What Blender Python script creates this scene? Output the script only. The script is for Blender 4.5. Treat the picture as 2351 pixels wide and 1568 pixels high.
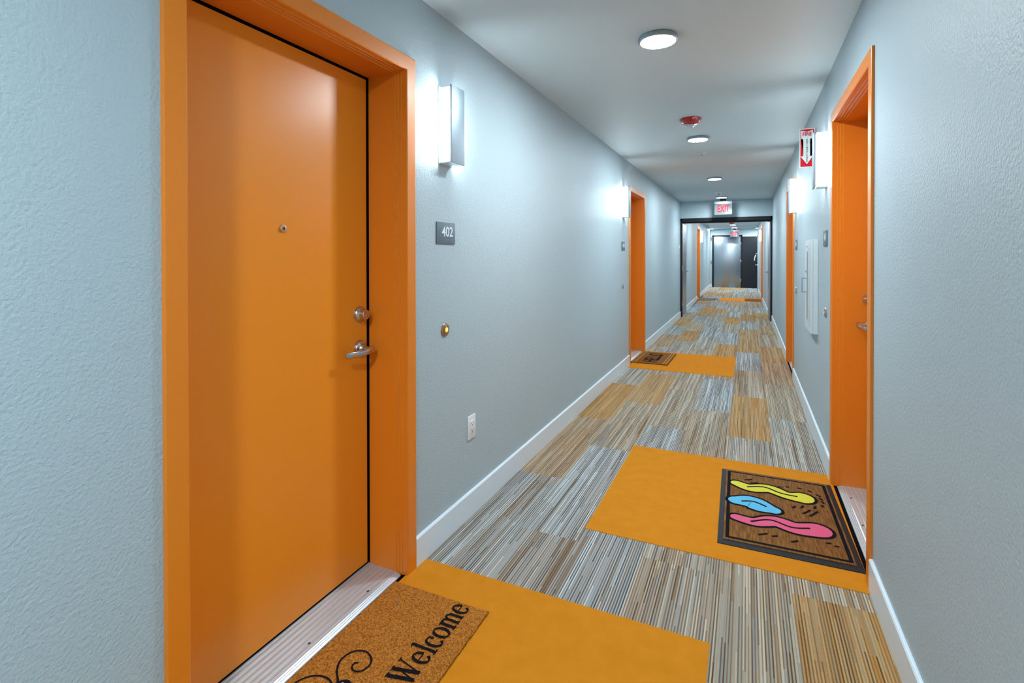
import bpy, bmesh, math, random
from mathutils import Vector, Matrix
for o in list(bpy.data.objects): bpy.data.objects.remove(o, do_unlink=True)
S = bpy.context.scene; COL = S.collection
PI = math.pi
random.seed(7)

# ---------------------------------------------------------------- camera, exposure, world
W, H, H2 = 1.7382, 2.44, 2.35                      # corridor width and ceiling height
yaw, pitch, roll = 0.4325, -0.0080, -0.0011
fw = Vector((-math.sin(yaw)*math.cos(pitch), math.cos(yaw)*math.cos(pitch), math.sin(pitch)))
rt = Vector((math.cos(yaw), math.sin(yaw), 0)); up = rt.cross(fw)
r2 = math.cos(roll)*rt + math.sin(roll)*up; u2 = -math.sin(roll)*rt + math.cos(roll)*up
cd = bpy.data.cameras.new('camera'); cam = bpy.data.objects.new('camera', cd); COL.objects.link(cam)
m = Matrix((r2, u2, -fw)).transposed().to_4x4(); m.translation = Vector((1.2846, 0, 1.3336)); cam.matrix_world = m
cd.sensor_width = 36; cd.lens = 1169.1*36/2351; cd.shift_y = -(784-593.6)/2351; cd.clip_start = .02
S.camera = cam
S.view_settings.view_transform = 'Standard'; S.view_settings.look = 'None'
S.view_settings.gamma = 1; S.view_settings.use_curve_mapping = False
S.view_settings.exposure = 0.22
wd = bpy.data.worlds.new('world'); S.world = wd; wd.use_nodes = True
wd.node_tree.nodes['Background'].inputs[0].default_value = (.6,.75,.9,1); wd.node_tree.nodes['Background'].inputs[1].default_value = .1
DISC_E, SCONCE_E = 385.0, 38.0           # radiance of the ceiling discs and of the wall sconce diffusers
LAMP_COL = (.80,.94,1.0)

# ---------------------------------------------------------------- materials
def mat(name, col=(.5,.5,.5), rough=.5, metal=0, spec=.5, emit=None, es=0, bump=None, coat=0):
    m = bpy.data.materials.new(name); m.use_nodes = True
    nt = m.node_tree; b = nt.nodes['Principled BSDF']
    b.inputs['Base Color'].default_value = (*col,1); b.inputs['Roughness'].default_value = rough
    b.inputs['Metallic'].default_value = metal; b.inputs['Specular IOR Level'].default_value = spec
    b.inputs['Coat Weight'].default_value = coat
    if emit: b.inputs['Emission Color'].default_value = (*emit,1); b.inputs['Emission Strength'].default_value = es
    if bump:
        sc, st, dist = bump[:3]; stretch = bump[3] if len(bump) > 3 else (1,1,1)
        tc = nt.nodes.new('ShaderNodeTexCoord'); mp = nt.nodes.new('ShaderNodeMapping'); mp.inputs['Scale'].default_value = stretch
        n = nt.nodes.new('ShaderNodeTexNoise'); n.inputs['Scale'].default_value = sc; n.inputs['Detail'].default_value = 3
        bp = nt.nodes.new('ShaderNodeBump'); bp.inputs['Strength'].default_value = st; bp.inputs['Distance'].default_value = dist
        L = nt.links.new
        L(tc.outputs['Object'], mp.inputs[0]); L(mp.outputs[0], n.inputs['Vector']); L(n.outputs[0], bp.inputs['Height']); L(bp.outputs[0], b.inputs['Normal'])
    return m
def mottle(m, c1, c2, scale, detail=4, lo=.35, hi=.65, stretch=(1,1,1), input_='Base Color'):
    nt = m.node_tree; L = nt.links.new
    tc = nt.nodes.new('ShaderNodeTexCoord'); mp = nt.nodes.new('ShaderNodeMapping'); mp.inputs['Scale'].default_value = stretch
    n = nt.nodes.new('ShaderNodeTexNoise'); n.inputs['Scale'].default_value = scale; n.inputs['Detail'].default_value = detail
    r = nt.nodes.new('ShaderNodeValToRGB'); e = r.color_ramp.elements
    e[0].position = lo; e[0].color = (*c1,1); e[1].position = hi; e[1].color = (*c2,1)
    L(tc.outputs['Object'], mp.inputs[0]); L(mp.outputs[0], n.inputs['Vector']); L(n.outputs[0], r.inputs[0])
    L(r.outputs[0], nt.nodes['Principled BSDF'].inputs[input_])
    return m
M = {}
M['wall'] = mat('wall_paint', (.40,.49,.535), .5, bump=(115,.6,.004))
M['ceiling'] = mat('ceiling_paint', (.56,.645,.685), .6, spec=.35, bump=(60,.12,.002))
M['base'] = mat('baseboard_paint', (.70,.78,.84), .32)
M['orange'] = mat('orange_door_paint', (.88,.275,.014), .34, spec=.5, bump=(30,.03,.002))
M['orange_frame'] = mat('orange_frame_paint', (.75,.21,.011), .36, spec=.45)
M['black_gap'] = mat('black_seal', (.003,.002,.003), .9, spec=.05)
M['black_metal'] = mat('black_frame_paint', (.008,.008,.012), .5, spec=.3)
M['black_leaf'] = mat('black_door_paint', (.008,.010,.014), .5, spec=.3)
M['steel'] = mottle(mat('brushed_steel', (.52,.53,.55), .3, 1), (.30,.34,.39), (.38,.42,.46), 12, stretch=(40,40,1))
M['nickel'] = mat('satin_nickel', (.55,.50,.47), .25, 1)
M['alu'] = mottle(mat('aluminium_plate', (.4,.47,.53), .45, .55), (.30,.37,.43), (.37,.44,.50), 8, stretch=(60,60,1))
M['alu_edge'] = mat('aluminium_edge', (.72,.80,.82), .35, .6)
M['lamp'] = mat('ceiling_lamp_diffuser', (.9,.9,.9), .4, emit=LAMP_COL, es=DISC_E)
M['lamp_fill'] = mat('fill_lamp_diffuser', (.9,.9,.9), .4, emit=LAMP_COL, es=DISC_E*1.35)  # stronger glow for the unseen fill lights added behind the camera
M['sconce_glow'] = mat('sconce_diffuser', (.9,.9,.9), .4, emit=(.86,.97,1.0), es=SCONCE_E)
M['white_plastic'] = mat('white_plastic', (.75,.77,.78), .35)
M['white_enamel'] = mat('white_enamel', (.66,.72,.74), .3)
M['dark'] = mat('dark_slot', (.02,.02,.025), .4)
M['sign_grey'] = mottle(mat('grey_plaque', (.11,.15,.19), .5), (.10,.14,.18), (.13,.175,.215), 20, stretch=(1,1,30))
M['sign_text'] = mat('plaque_lettering', (.72,.78,.82), .5)
M['red'] = mat('red_plastic', (.42,.006,.01), .25, coat=.4)
M['red_print'] = mat('red_print', (.52,.004,.015), .7, spec=.2)
M['white_print'] = mat('white_print', (.58,.62,.62), .6)
M['lens'] = mat('clear_lens', (.85,.9,.95), .08, spec=.8)
M['lens'].node_tree.nodes['Principled BSDF'].inputs['Transmission Weight'].default_value = .6
M['glass'] = mat('clear_acrylic', (.85,.92,.95), .06)
M['glass'].node_tree.nodes['Principled BSDF'].inputs['Transmission Weight'].default_value = .9
M['exit_red'] = mat('exit_letters', (.5,.005,.01), .6, spec=.2, emit=(1,.012,.04), es=.75)
M['exit_back'] = mat('exit_backing', (.22,.26,.29), .5, .3)
M['amber'] = mat('amber_button', (.9,.5,.1), .4, emit=(1,.45,.08), es=1.1)
M['bronze'] = mat('bronze_bezel', (.42,.32,.22), .3, 1)
M['rubber'] = mat('black_rubber', (.013,.016,.020), .6, spec=.2, bump=(200,.1,.001))
M['coir'] = mottle(mat('coir_pile', (.5,.2,.04), .9, spec=.1, bump=(420,.9,.004)), (.22,.068,.008), (.66,.255,.042), 190, 8, .33, .67)
M['coir_dark'] = mottle(mat('dark_coir_pile', (.3,.13,.03), .9, spec=.1, bump=(300,.6,.003)), (.13,.05,.008), (.27,.12,.025), 90, 5)
M['ink'] = mottle(mat('black_pile', (.008,.007,.012), .95, spec=.05, bump=(400,.8,.003)), (.003,.003,.006), (.018,.014,.018), 300, 3)
M['mat_brown'] = mottle(mat('ribbed_brown_carpet', (.2,.09,.03), .9, spec=.1, bump=(220,.6,.002,(1,.05,1))), (.13,.052,.014), (.26,.12,.035), 160, 3, stretch=(1,.08,1))
M['yellow'] = mat('yellow_print', (.60,.55,.01), .7, bump=(200,.4,.001)); M['blue'] = mat('blue_print', (.07,.42,.68), .7, bump=(200,.4,.001))
M['pink'] = mat('pink_print', (.62,.065,.17), .7, bump=(200,.4,.001)); M['tan_stripe'] = mat('tan_stripe', (.58,.30,.09), .85)
M['far_brown'] = mottle(mat('rust_mat_pile', (.2,.05,.01), .9), (.13,.03,.008), (.26,.09,.02), 60)
M['grey_mat'] = mottle(mat('grey_mat_pile', (.1,.08,.06), .9), (.05,.04,.03), (.22,.18,.13), 50)
M['orange_carpet'] = mottle(mat('orange_carpet_pile', (.6,.26,.03), .95, spec=.05, bump=(600,.5,.002)), (.57,.205,.012), (.625,.228,.016), 14, 8, .3, .7)

def threshold_mat():
    m = mat('fluted_aluminium', (.60,.64,.68), .34, .5); nt = m.node_tree; L = nt.links.new; b = nt.nodes['Principled BSDF']
    return m
M['threshold'] = threshold_mat()

def carpet_mat():
    m = mat('striped_carpet', rough=.95, spec=.05); nt = m.node_tree; L = nt.links.new; N = nt.nodes.new
    b = nt.nodes['Principled BSDF']
    tc = N('ShaderNodeTexCoord'); sep = N('ShaderNodeSeparateXYZ'); L(tc.outputs['Object'], sep.inputs[0])
    at = N('ShaderNodeAttribute'); at.attribute_name = 'tone'; sa = N('ShaderNodeSeparateXYZ'); L(at.outputs['Vector'], sa.inputs[0])
    def mth(op, a, b_=None, c=None):
        n = N('ShaderNodeMath'); n.operation = op
        for i, v in enumerate((a, b_, c)):
            if v is None: continue
            if isinstance(v, (int, float)): n.inputs[i].default_value = v
            else: L(v, n.inputs[i])
        return n.outputs[0]
    def wn(x, y, off):
        c = N('ShaderNodeCombineXYZ'); L(x, c.inputs[0]); L(y, c.inputs[1]); c.inputs[2].default_value = off
        w = N('ShaderNodeTexWhiteNoise'); w.noise_dimensions = '3D'; L(c.outputs[0], w.inputs['Vector']); return w.outputs['Value']
    x, y = sep.outputs[0], sep.outputs[1]; ident = sa.outputs[2]
    pid = mth('MULTIPLY', ident, 911.0)
    s1 = mth('FLOOR', mth('MULTIPLY', x, 1/.0052))           # single yarns
    s2 = mth('FLOOR', mth('MULTIPLY', x, 1/.021))            # bundles of yarns
    r0 = wn(s1, mth('FLOOR', pid), 0)                        # where each yarn changes colour along the plank
    seg = mth('FLOOR', mth('ADD', mth('MULTIPLY', y, 2.2), mth('MULTIPLY', r0, 7.0)))
    ra = wn(s1, mth('ADD', mth('FLOOR', pid), seg), 3)
    rb = wn(s2, mth('FLOOR', pid), 5)
    par = mth('MODULO', mth('ADD', s1, 10000), 2)            # light and dark yarns alternate
    v = mth('ADD', mth('ADD', mth('MULTIPLY', ra, .40), mth('MULTIPLY', rb, .26)), mth('MULTIPLY', par, .34))
    def ramp(cs):
        r = N('ShaderNodeValToRGB'); r.color_ramp.interpolation = 'LINEAR'; e = r.color_ramp.elements
        e[0].position = cs[0][0]; e[0].color = (*cs[0][1],1); e[1].position = cs[-1][0]; e[1].color = (*cs[-1][1],1)
        for p, c in cs[1:-1]: e.new(p).color = (*c,1)
        L(v, r.inputs[0]); return r.outputs[0]
    beige = ramp([(.12,(.13,.075,.04)), (.25,(.20,.18,.155)), (.38,(.27,.16,.08)), (.5,(.40,.33,.24)), (.62,(.26,.26,.25)), (.74,(.50,.40,.28)), (.9,(.56,.50,.41))])
    cool = ramp([(.12,(.10,.075,.055)), (.25,(.14,.13,.125)), (.38,(.24,.16,.10)), (.5,(.30,.31,.31)), (.62,(.38,.43,.46)), (.74,(.30,.34,.36)), (.9,(.56,.62,.66))])
    amber = ramp([(.12,(.15,.07,.02)), (.25,(.26,.13,.04)), (.38,(.40,.16,.022)), (.5,(.33,.25,.15)), (.62,(.50,.21,.03)), (.74,(.40,.30,.18)), (.9,(.52,.28,.08))])
    def mix(f, a, b_):
        n = N('ShaderNodeMix'); n.data_type = 'RGBA'; L(f, n.inputs['Factor']); L(a, n.inputs['A']); L(b_, n.inputs['B']); return n.outputs['Result']
    c1 = mix(sa.outputs[0], beige, cool); c2 = mix(sa.outputs[1], c1, amber)
    L(c2, b.inputs['Base Color'])
    w = N('ShaderNodeTexNoise'); w.inputs['Scale'].default_value = 500; L(tc.outputs['Object'], w.inputs['Vector'])
    sn = mth('SINE', mth('MULTIPLY', x, 2*PI/.0052))
    hgt = mth('ADD', mth('MULTIPLY', sn, .5), w.outputs[0])
    bp = N('ShaderNodeBump'); bp.inputs['Strength'].default_value = .5; bp.inputs['Distance'].default_value = .0015
    L(hgt, bp.inputs['Height']); L(bp.outputs[0], b.inputs['Normal'])
    return m
M['carpet'] = carpet_mat()

# ---------------------------------------------------------------- helpers
def link(name, bm, material, parent=None, smooth=False, mats=None):
    me = bpy.data.meshes.new(name); bmesh.ops.recalc_face_normals(bm, faces=bm.faces)
    bm.to_mesh(me); bm.free()
    for mm in (mats or [material]): me.materials.append(M[mm])
    if smooth:
        for p in me.polygons: p.use_smooth = True
        me.set_sharp_from_angle(angle=math.radians(35))
    o = bpy.data.objects.new(name, me); COL.objects.link(o)
    if parent: o.parent = parent
    return o
def box(bm, a, b, bev=0, taper=None):
    lo = [min(p, q) for p, q in zip(a, b)]; hi = [max(p, q) for p, q in zip(a, b)]
    vs = [bm.verts.new((x, y, z)) for z in (lo[2], hi[2]) for y in (lo[1], hi[1]) for x in (lo[0], hi[0])]
    fs = [bm.faces.new([vs[i] for i in f]) for f in ((0,2,3,1),(4,5,7,6),(0,1,5,4),(2,6,7,3),(0,4,6,2),(1,3,7,5))]
    if bev:
        es = list({e for f in fs for e in f.edges})
        bmesh.ops.bevel(bm, geom=es, offset=bev, segments=2, affect='EDGES', profile=.5)
    return fs
def bx(name, a, b, material, parent=None, bev=0):
    bm = bmesh.new(); box(bm, a, b, bev); return link(name, bm, material, parent, smooth=bev > 0)
def lathe(bm, prof, axis='z', c=(0,0,0), n=48, scale=(1,1)):
    """profile of (radius, height) pairs swept round an axis; radius 0 closes the end"""
    rings = []
    for r, h in prof:
        ring = []
        for k in range(n if r > 1e-6 else 1):
            a = 2*PI*k/n; p, q = r*math.cos(a)*scale[0], r*math.sin(a)*scale[1]
            v = {'z': (p, q, h), 'y': (p, h, q), 'x': (h, p, q)}[axis]
            ring.append(bm.verts.new([v[i]+c[i] for i in range(3)]))
        rings.append(ring)
    for A, B in zip(rings, rings[1:]):
        for k in range(n):
            k2 = (k+1) % n
            f = [A[k % len(A)], A[k2 % len(A)], B[k2 % len(B)], B[k % len(B)]]
            f = list(dict.fromkeys(f))
            if len(f) > 2: bm.faces.new(f)
    for R_ in (rings[0], rings[-1]):
        if len(R_) > 1: bm.faces.new(R_)
def tube(bm, pts, rx, n=12, flat=None):
    """sweep an ellipse (rx across, flat up) along points"""
    pts = [Vector(p) for p in pts]; rings = []
    for i, p in enumerate(pts):
        d = (pts[min(i+1, len(pts)-1)] - pts[max(i-1, 0)]).normalized()
        z = Vector((0,0,1)) if abs(d.z) < .9 else Vector((1,0,0))
        s = d.cross(z).normalized(); t = s.cross(d).normalized()
        a = rx[i] if isinstance(rx, (list, tuple)) else rx
        b = (flat[i] if isinstance(flat, (list, tuple)) else flat) if flat else a
        rings.append([bm.verts.new(p + s*a*math.cos(2*PI*k/n) + t*b*math.sin(2*PI*k/n)) for k in range(n)])
    for A, B in zip(rings, rings[1:]):
        for k in range(n): bm.faces.new([A[k], A[(k+1)%n], B[(k+1)%n], B[k]])
    bm.faces.new(rings[0]); bm.faces.new(rings[-1][::-1])
def prism(bm, poly, z0, z1):
    a = [bm.verts.new((x, y, z0)) for x, y in poly]; b = [bm.verts.new((x, y, z1)) for x, y in poly]
    n = len(poly)
    for k in range(n): bm.faces.new([a[k], a[(k+1)%n], b[(k+1)%n], b[k]])
    f1 = bm.faces.new(b); f2 = bm.faces.new(a[::-1])
    bmesh.ops.triangulate(bm, faces=[f1, f2])
def root(name, label=None, cat=None, group=None, loc=(0,0,0), rz=0, kind=None, bend=False):
    o = bpy.data.objects.new(name, None); COL.objects.link(o)
    o.location = loc; o.rotation_euler = (0,0,rz)
    tag(o, label, cat, group, kind)
    return o
def tag(o, label=None, cat=None, group=None, kind=None):
    for k, v in (('label', label), ('category', cat), ('group', group), ('kind', kind)):
        if v: o[k] = v
    return o
def dup(src, label=None, group=None):
    c = src.copy(); COL.objects.link(c)
    if label: c['label'] = label
    if group: c['group'] = group
    for ch in list(src.children):
        d = ch.copy(); COL.objects.link(d); d.parent = c
        for g in list(ch.children):
            e = g.copy(); COL.objects.link(e); e.parent = d
    return c
BEND = 0.0069; PIV = Vector((.87, 11.3, 0))
def bent(p):
    """the stretch beyond the fire doors runs a hair to the left"""
    p = Vector(p)
    if p.y > 11.31:
        p = Matrix.Rotation(BEND, 3, 'Z') @ (p - PIV) + PIV
    return p
def place(o, x, y, z=0, rz=0):
    o.location = bent((x, y, z)); o.rotation_euler = (0, 0, rz + (BEND if y > 11.31 else 0)); return o
XL2, XR2 = 0.0, 1.712                         # walls beyond the fire doors
def on_left(o, y, z=0):  return place(o, 0.0 if y < 11.31 else XL2, y, z, PI/2)
def on_right(o, y, z=0): return place(o, W if y < 11.31 else XR2, y, z, -PI/2)
# local frame of wall things: x to the right when facing the wall, -y out of the wall, z up

def text_mesh(txt, size, xs=1.0, depth=.0008, align='CENTER', bold=0):
    cu = bpy.data.curves.new('lettering', 'FONT'); cu.body = txt; cu.size = size; cu.align_x = align; cu.align_y = 'CENTER'
    cu.extrude = depth/2; cu.offset = bold
    o = bpy.data.objects.new('lettering', cu); COL.objects.link(o)
    dg = bpy.context.evaluated_depsgraph_get(); dg.update()
    me = bpy.data.meshes.new_from_object(o.evaluated_get(dg))
    bpy.data.objects.remove(o, do_unlink=True); bpy.data.curves.remove(cu)
    for v in me.vertices: v.co.x *= xs
    return me
def text(name, txt, size, material, parent, loc, rot=(PI/2,0,0), xs=1.0, bold=0, depth=.0008):
    me = text_mesh(txt, size, xs, depth, bold=bold); me.materials.clear(); me.materials.append(M[material])
    o = bpy.data.objects.new(name, me); COL.objects.link(o)
    o.parent = parent; o.location = loc; o.rotation_euler = rot
    return o

# ---------------------------------------------------------------- shell
DOORS = {  # inner opening edges along the corridor
    'L': [(.822,1.727), (6.185,7.095), (15.63,16.54)],
    'R': [(2.478,3.432), (6.215,7.13), (15.80,16.71)]}
DH = 2.094; FW = .06; T = .3; FIRE_Y = 11.3
def wall_mesh(side):
    bm = bmesh.new(); x0 = 0 if side == 'L' else W
    s = -1 if side == 'L' else 1
    def seg(y0, y1, z0, z1):
        xx = x0 if y0 < 11.3 else (XL2 if side == 'L' else XR2)
        fs = box(bm, (xx, y0, z0), (xx + s*T, y1, z1))
        if y0 >= 11.3:
            for v in {v for f in fs for v in f.verts}: v.co = bent(v.co)
    ops = [(a-.014, b+.014) for a, b in DOORS[side]]
    y = -3.6; cuts = []
    for a, b in ops:
        cuts.append((y, a)); y = b
    end = 22.2 if side == 'L' else 21.1
    cuts.append((y, end))
    for a, b in cuts:
        if a < FIRE_Y < b:
            seg(a, FIRE_Y+.12, 0, H)
            if side == 'L': seg(FIRE_Y+1.02, b, 0, H); box(bm, (-.02, FIRE_Y+.12, 0), (-T, FIRE_Y+1.04, H)); box(bm, (0, FIRE_Y+.12, 2.05), (-.02, FIRE_Y+1.04, H))
            else: seg(FIRE_Y+1.02, b, 0, H); box(bm, (W+.0, FIRE_Y+.12, 0), (W+T, FIRE_Y+1.04, H)); box(bm, (W-.024, FIRE_Y+.12, 2.05), (W, FIRE_Y+1.04, H))
        else: seg(a, b, 0, H)
    for a, b in ops: seg(a, b, DH+.014, H)
    return bm
tag(link('wall_left', wall_mesh('L'), 'wall'), kind='structure')
tag(link('wall_right', wall_mesh('R'), 'wall'), kind='structure')
tag(bx('wall_middle', (.0, FIRE_Y, 2.09), (W, FIRE_Y+.12, H), 'wall'), kind='structure')
tag(bx('wall_end', (-1, 22.2, 0), (3.4, 22.4, H), 'wall'), kind='structure')
tag(bx('wall_back', (-T, -3.8, 0), (W+T, -3.6, H), 'wall'), kind='structure')
bm = bmesh.new(); box(bm, (3.2, 19.8, 0), (3.4, 22.2, H)); box(bm, (1.95, 19.8, 0), (3.2, 20.0, H))
tag(link('wall_lobby', bm, 'wall'), kind='structure')
bm = bmesh.new(); box(bm, (-1, -3.8, H), (3.4, 22.4, H+.1)); box(bm, (-1, FIRE_Y+.12, H2), (3.4, 22.4, H-.0005)); tag(link('ceiling', bm, 'ceiling'), kind='structure')

# carpet planks: six columns, joints staggered by half a plank; tone = (cool, amber, random id)
cols = W/6; PL = 1.18
TONES = {  # (column, index of the plank counted from its joint grid): (cool, amber)
 (0,-2):(.7,.1),(0,-1):(.85,.05),(0,0):(.35,.5),(0,1):(.1,.85),(0,2):(.5,.1),(0,3):(.55,.05),(0,4):(.1,.4),(0,5):(.8,.0),
 (1,-1):(.8,.15),(1,0):(.9,.0),(1,1):(.1,.1),(1,2):(.1,.75),(1,3):(.25,.1),(1,4):(.5,.0),(1,5):(.05,.8),(1,6):(.2,.3),(1,7):(1,0),(1,8):(.1,.8),
 (2,-2):(.9,0),(2,-1):(.9,.0),(2,0):(.85,.0),(2,1):(.15,.05),(2,2):(.2,.1),(2,3):(.1,.15),(2,4):(.5,0),(2,5):(1,0),(2,6):(.9,0),(2,7):(.3,.1),
 (3,-1):(.3,.1),(3,0):(.4,.1),(3,1):(.2,.15),(3,2):(1,0),(3,3):(.2,.1),(3,4):(.0,.85),(3,5):(1,0),(3,6):(.3,0),(3,7):(0,.95),(3,8):(1,0),
 (4,-2):(.1,.05),(4,-1):(.1,.05),(4,0):(.45,.05),(4,1):(.05,.8),(4,2):(.15,.15),(4,3):(1,0),(4,4):(.1,.7),(4,5):(.1,.6),(4,6):(1,0),(4,7):(0,.8),
 (5,-1):(.05,.85),(5,0):(.05,.1),(5,1):(.45,.05),(5,2):(.2,.15),(5,3):(.1,.4),(5,4):(.05,.75),(5,5):(.2,.2),(5,6):(.1,.4),(5,7):(.2,.1)}
FLOOR_Z = 0
bm = bmesh.new(); lay = bm.loops.layers.float_color.new('tone')
def quad(x0, x1, y0, y1, tone, z=0):
    f = bm.faces.new([bm.verts.new((x0,y0,z)), bm.verts.new((x1,y0,z)), bm.verts.new((x1,y1,z)), bm.verts.new((x0,y1,z))])
    for l in f.loops: l[lay] = (*tone, 1)
rnd = random.Random(3)
for c in range(-4, 12):
    j0 = 2.865 if c % 2 == 0 else 2.27
    for k in range(-6, 18):
        y0 = max(j0 + k*PL, -3.8); y1 = min(j0 + (k+1)*PL, 22.4)
        if y1 <= y0 or (not 0 <= c <= 5 and y0 < 18.5 and y1 < 18.5): continue
        t = TONES.get((c, k))
        rid = rnd.random()
        if t is None:
            q = rnd.random(); t = (1, 0) if q < .25 else ((.05, .75) if q < .45 else (rnd.uniform(0,.5), rnd.uniform(0,.2)))
        quad(c*cols, (c+1)*cols, y0, y1, (t[0], t[1], rid))
floor = tag(link('floor', bm, 'carpet'), kind='structure')
me = floor.data
if me.polygons[0].normal.z < 0: me.flip_normals()
tag(bx('floor_slab', (-1, -3.8, -.12), (3.4, 22.4, -.002), 'black_gap'), kind='structure')
# plain orange carpet inlays before the doors
for i, (x0, x1, y0, y1, lab) in enumerate([(-.0, 1.172, .665, 1.857, 'plain orange carpet inlay under the welcome mat'), (.572, W, 2.388, 3.575, 'plain orange carpet inlay under the colourful mat'),
                         (0, 1.157, 6.01, 7.15, 'plain orange carpet inlay under the hello mat'), (.57, 1.69, 15.75, 16.9, 'plain orange carpet inlay past the fire doors')]):
    o = bx('carpet_inlay', (x0, y0, -.001), (x1, y1, .0022), 'orange_carpet', floor); o['label'] = lab

# baseboards
def baseboards(side):
    bm = bmesh.new(); s = 1 if side == 'L' else -1; h, t = .127, .013
    def seg(y0, y1, far=False, end=False):
        x0 = (0 if side == 'L' else W) if not far else (XL2 if side == 'L' else XR2)
        vs = []
        for y in (y0, y1):
            vs.append([bm.verts.new(bent((x0+s*a, y, b)) if far else (x0+s*a, y, b)) for a, b in ((0,0),(t,0),(t,h-.006),(t-.004,h-.001),(t-.008,h),(0,h))])
        for k in range(6): bm.faces.new([vs[0][k], vs[0][(k+1)%6], vs[1][(k+1)%6], vs[1][k]])
        bm.faces.new(vs[0]); bm.faces.new(vs[1][::-1])
    y = -3.6
    for a, b in DOORS[side]:
        a -= FW; b += FW
        if y < FIRE_Y < a: seg(y, FIRE_Y); seg(FIRE_Y+1.03, a, True)
        else: seg(y, a)
        y = b
    seg(y, 22.19 if side == 'L' else 21.1, True)
    return bm
tag(link('baseboard_left', baseboards('L'), 'base'), kind='structure')
tag(link('baseboard_right', baseboards('R'), 'base'), kind='structure')
tag(bx('baseboard_end', (-.07, 22.187, 0), (-.008, 22.2, .127), 'base'), kind='structure')

# ---------------------------------------------------------------- apartment doors
def frame_bm(w, h, prof, depth_sign=-1):
    """profile (out, inset) swept up one jamb, across the head and down the other, mitred. local: x along wall, -y out"""
    bm = bmesh.new(); rings = []
    for P in (('L',0),('L',1),('R',1),('R',0)):
        ring = []
        for out, o in prof:
            x = o if P[0] == 'L' else w - o
            z = (h - o) if P[1] else 0
            ring.append(bm.verts.new((x, -out, z)))
        rings.append(ring)
    n = len(prof)
    for A, B in zip(rings, rings[1:]):
        for k in range(n): bm.faces.new([A[k], A[(k+1)%n], B[(k+1)%n], B[k]])
    bm.faces.new(rings[0]); bm.faces.new(rings[-1])
    return bm
PROF = [(.0003,-FW),(.010,-FW),(.0115,-FW+.003),(.0115,-.004),(.008,0),(-.014,0),(-.016,.003),(-.017,.003),(-.028,.003),(-.030,.0065),(-.041,.0065),(-.043,.010),(-.18,.010),(-.18,-.0),(-.25,-.0),(-.25,-.013),(.0003,-.013)]
def apartment_door(n, label, w, flip=False, dd=0.0):
    """flip: handle on the left when facing the door; dd: how much shallower the recess is"""
    r = root(f'door_{n}', label, 'door', None, kind='structure')
    fr = link('door_frame', frame_bm(w, DH, [(a+(dd if a == -.18 else 0), b) for a, b in PROF]), 'orange_frame', r)
    bx('weather_seal', (.0015, .1865, .0145), (w-.0015, .215, DH-.002), 'black_gap', r).location.y = -dd
    bm = bmesh.new(); box(bm, (.0225 if flip else .012, .183, .024), (w-.012 if flip else w-.0225, .2, DH-.0205), .001)
    leaf = link('door_leaf', bm, 'orange', r); leaf.location.y = -dd
    # threshold, fluted aluminium saddle
    bm = bmesh.new()
    prof = [(.20-dd,0),(.20-dd,.014),(.183-dd,.014)]
    y = .176-dd
    while y > .062:
        prof += [(y,.012),(y-.003,.0138),(y-.0075,.0138),(y-.0085,.0112),(y-.0145,.0112),(y-.0155,.0138)]; y -= .0225
    prof += [(.050,.0138),(.044,.012),(.040,.0125),(.036,.0095),(.033,.010),(.029,.007),(.026,.0075),(.020,.003),(.018,0)]
    A = [bm.verts.new((.0105, p, q)) for p, q in prof]; B = [bm.verts.new((w-.0105, p, q)) for p, q in prof]
    for k in range(len(prof)): bm.faces.new([A[k], A[(k+1)%len(prof)], B[(k+1)%len(prof)], B[k]])
    th = link('threshold', bm, 'threshold', r)
    for xx in (.16, .45, .745):
        bm = bmesh.new(); lathe(bm, [(0,.0142),(.0045,.0141),(.0055,.0132),(.0055,.011)], 'z', (xx*w/.905, .0625, 0), 16); link('screw', bm, 'dark', th)
    # peephole
    bm = bmesh.new(); lathe(bm, [(0,.174),(.006,.174),(.0075,.1765),(.0125,.177),(.0145,.1832),(.0145,.185)], 'y', (.452*w/.905,0,1.425), 24); ph = link('peephole', bm, 'nickel', leaf, True)
    bm = bmesh.new(); lathe(bm, [(0,.1725),(.005,.1732),(.0055,.176)], 'y', (.452*w/.905,0,1.425), 20); link('peephole_lens', bm, 'dark', leaf, True)
    hx = .067 if flip else w - .067; fs_ = -1 if flip else 1
    bm = bmesh.new(); lathe(bm, [(0,.144),(.0185,.144),(.0205,.146),(.0225,.165),(.0245,.167),(.0295,.17),(.0335,.177),(.0335,.184)], 'y', (hx,0,1.085), 48)
    db = link('deadbolt', bm, 'nickel', leaf, True)
    bm = bmesh.new(); lathe(bm, [(0,.142),(.006,.1425),(.0075,.1445)], 'y', (hx+.001,0,1.080), 24); box(bm, (hx-.0008,.1412,1.0755), (hx+.0028,.143,1.0845))
    link('key_cylinder', bm, 'bronze', leaf, True)
    bm = bmesh.new(); lathe(bm, [(.0345,.184),(.0345,.177),(.031,.171),(.020,.166),(.0165,.158),(.012,.155),(.012,.124)], 'y', (hx,0,.943), 40)
    hd = link('handle_rose', bm, 'nickel', leaf, True)
    bm = bmesh.new()
    pts = [(hx+.020,.128,.944),(hx+.014,.124,.944),(hx+.002,.120,.943),(hx-.018,.118,.940),(hx-.038,.121,.936),(hx-.06,.129,.934),(hx-.085,.135,.934),(hx-.112,.139,.934),(hx-.122,.144,.934)]
    pts = [(hx+fs_*(a-hx), b, c) for a, b, c in pts]
    tube(bm, pts, [.006,.0075,.008,.0075,.0065,.006,.0055,.0055,.0035], 16, flat=[.010,.0135,.015,.014,.013,.0128,.0128,.0125,.010])
    bm2 = link('door_handle', bm, 'nickel', leaf, True); bm2['label'] = 'satin nickel lever handle'
    return r
dl = DOORS['L']; dr = DOORS['R']
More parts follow.
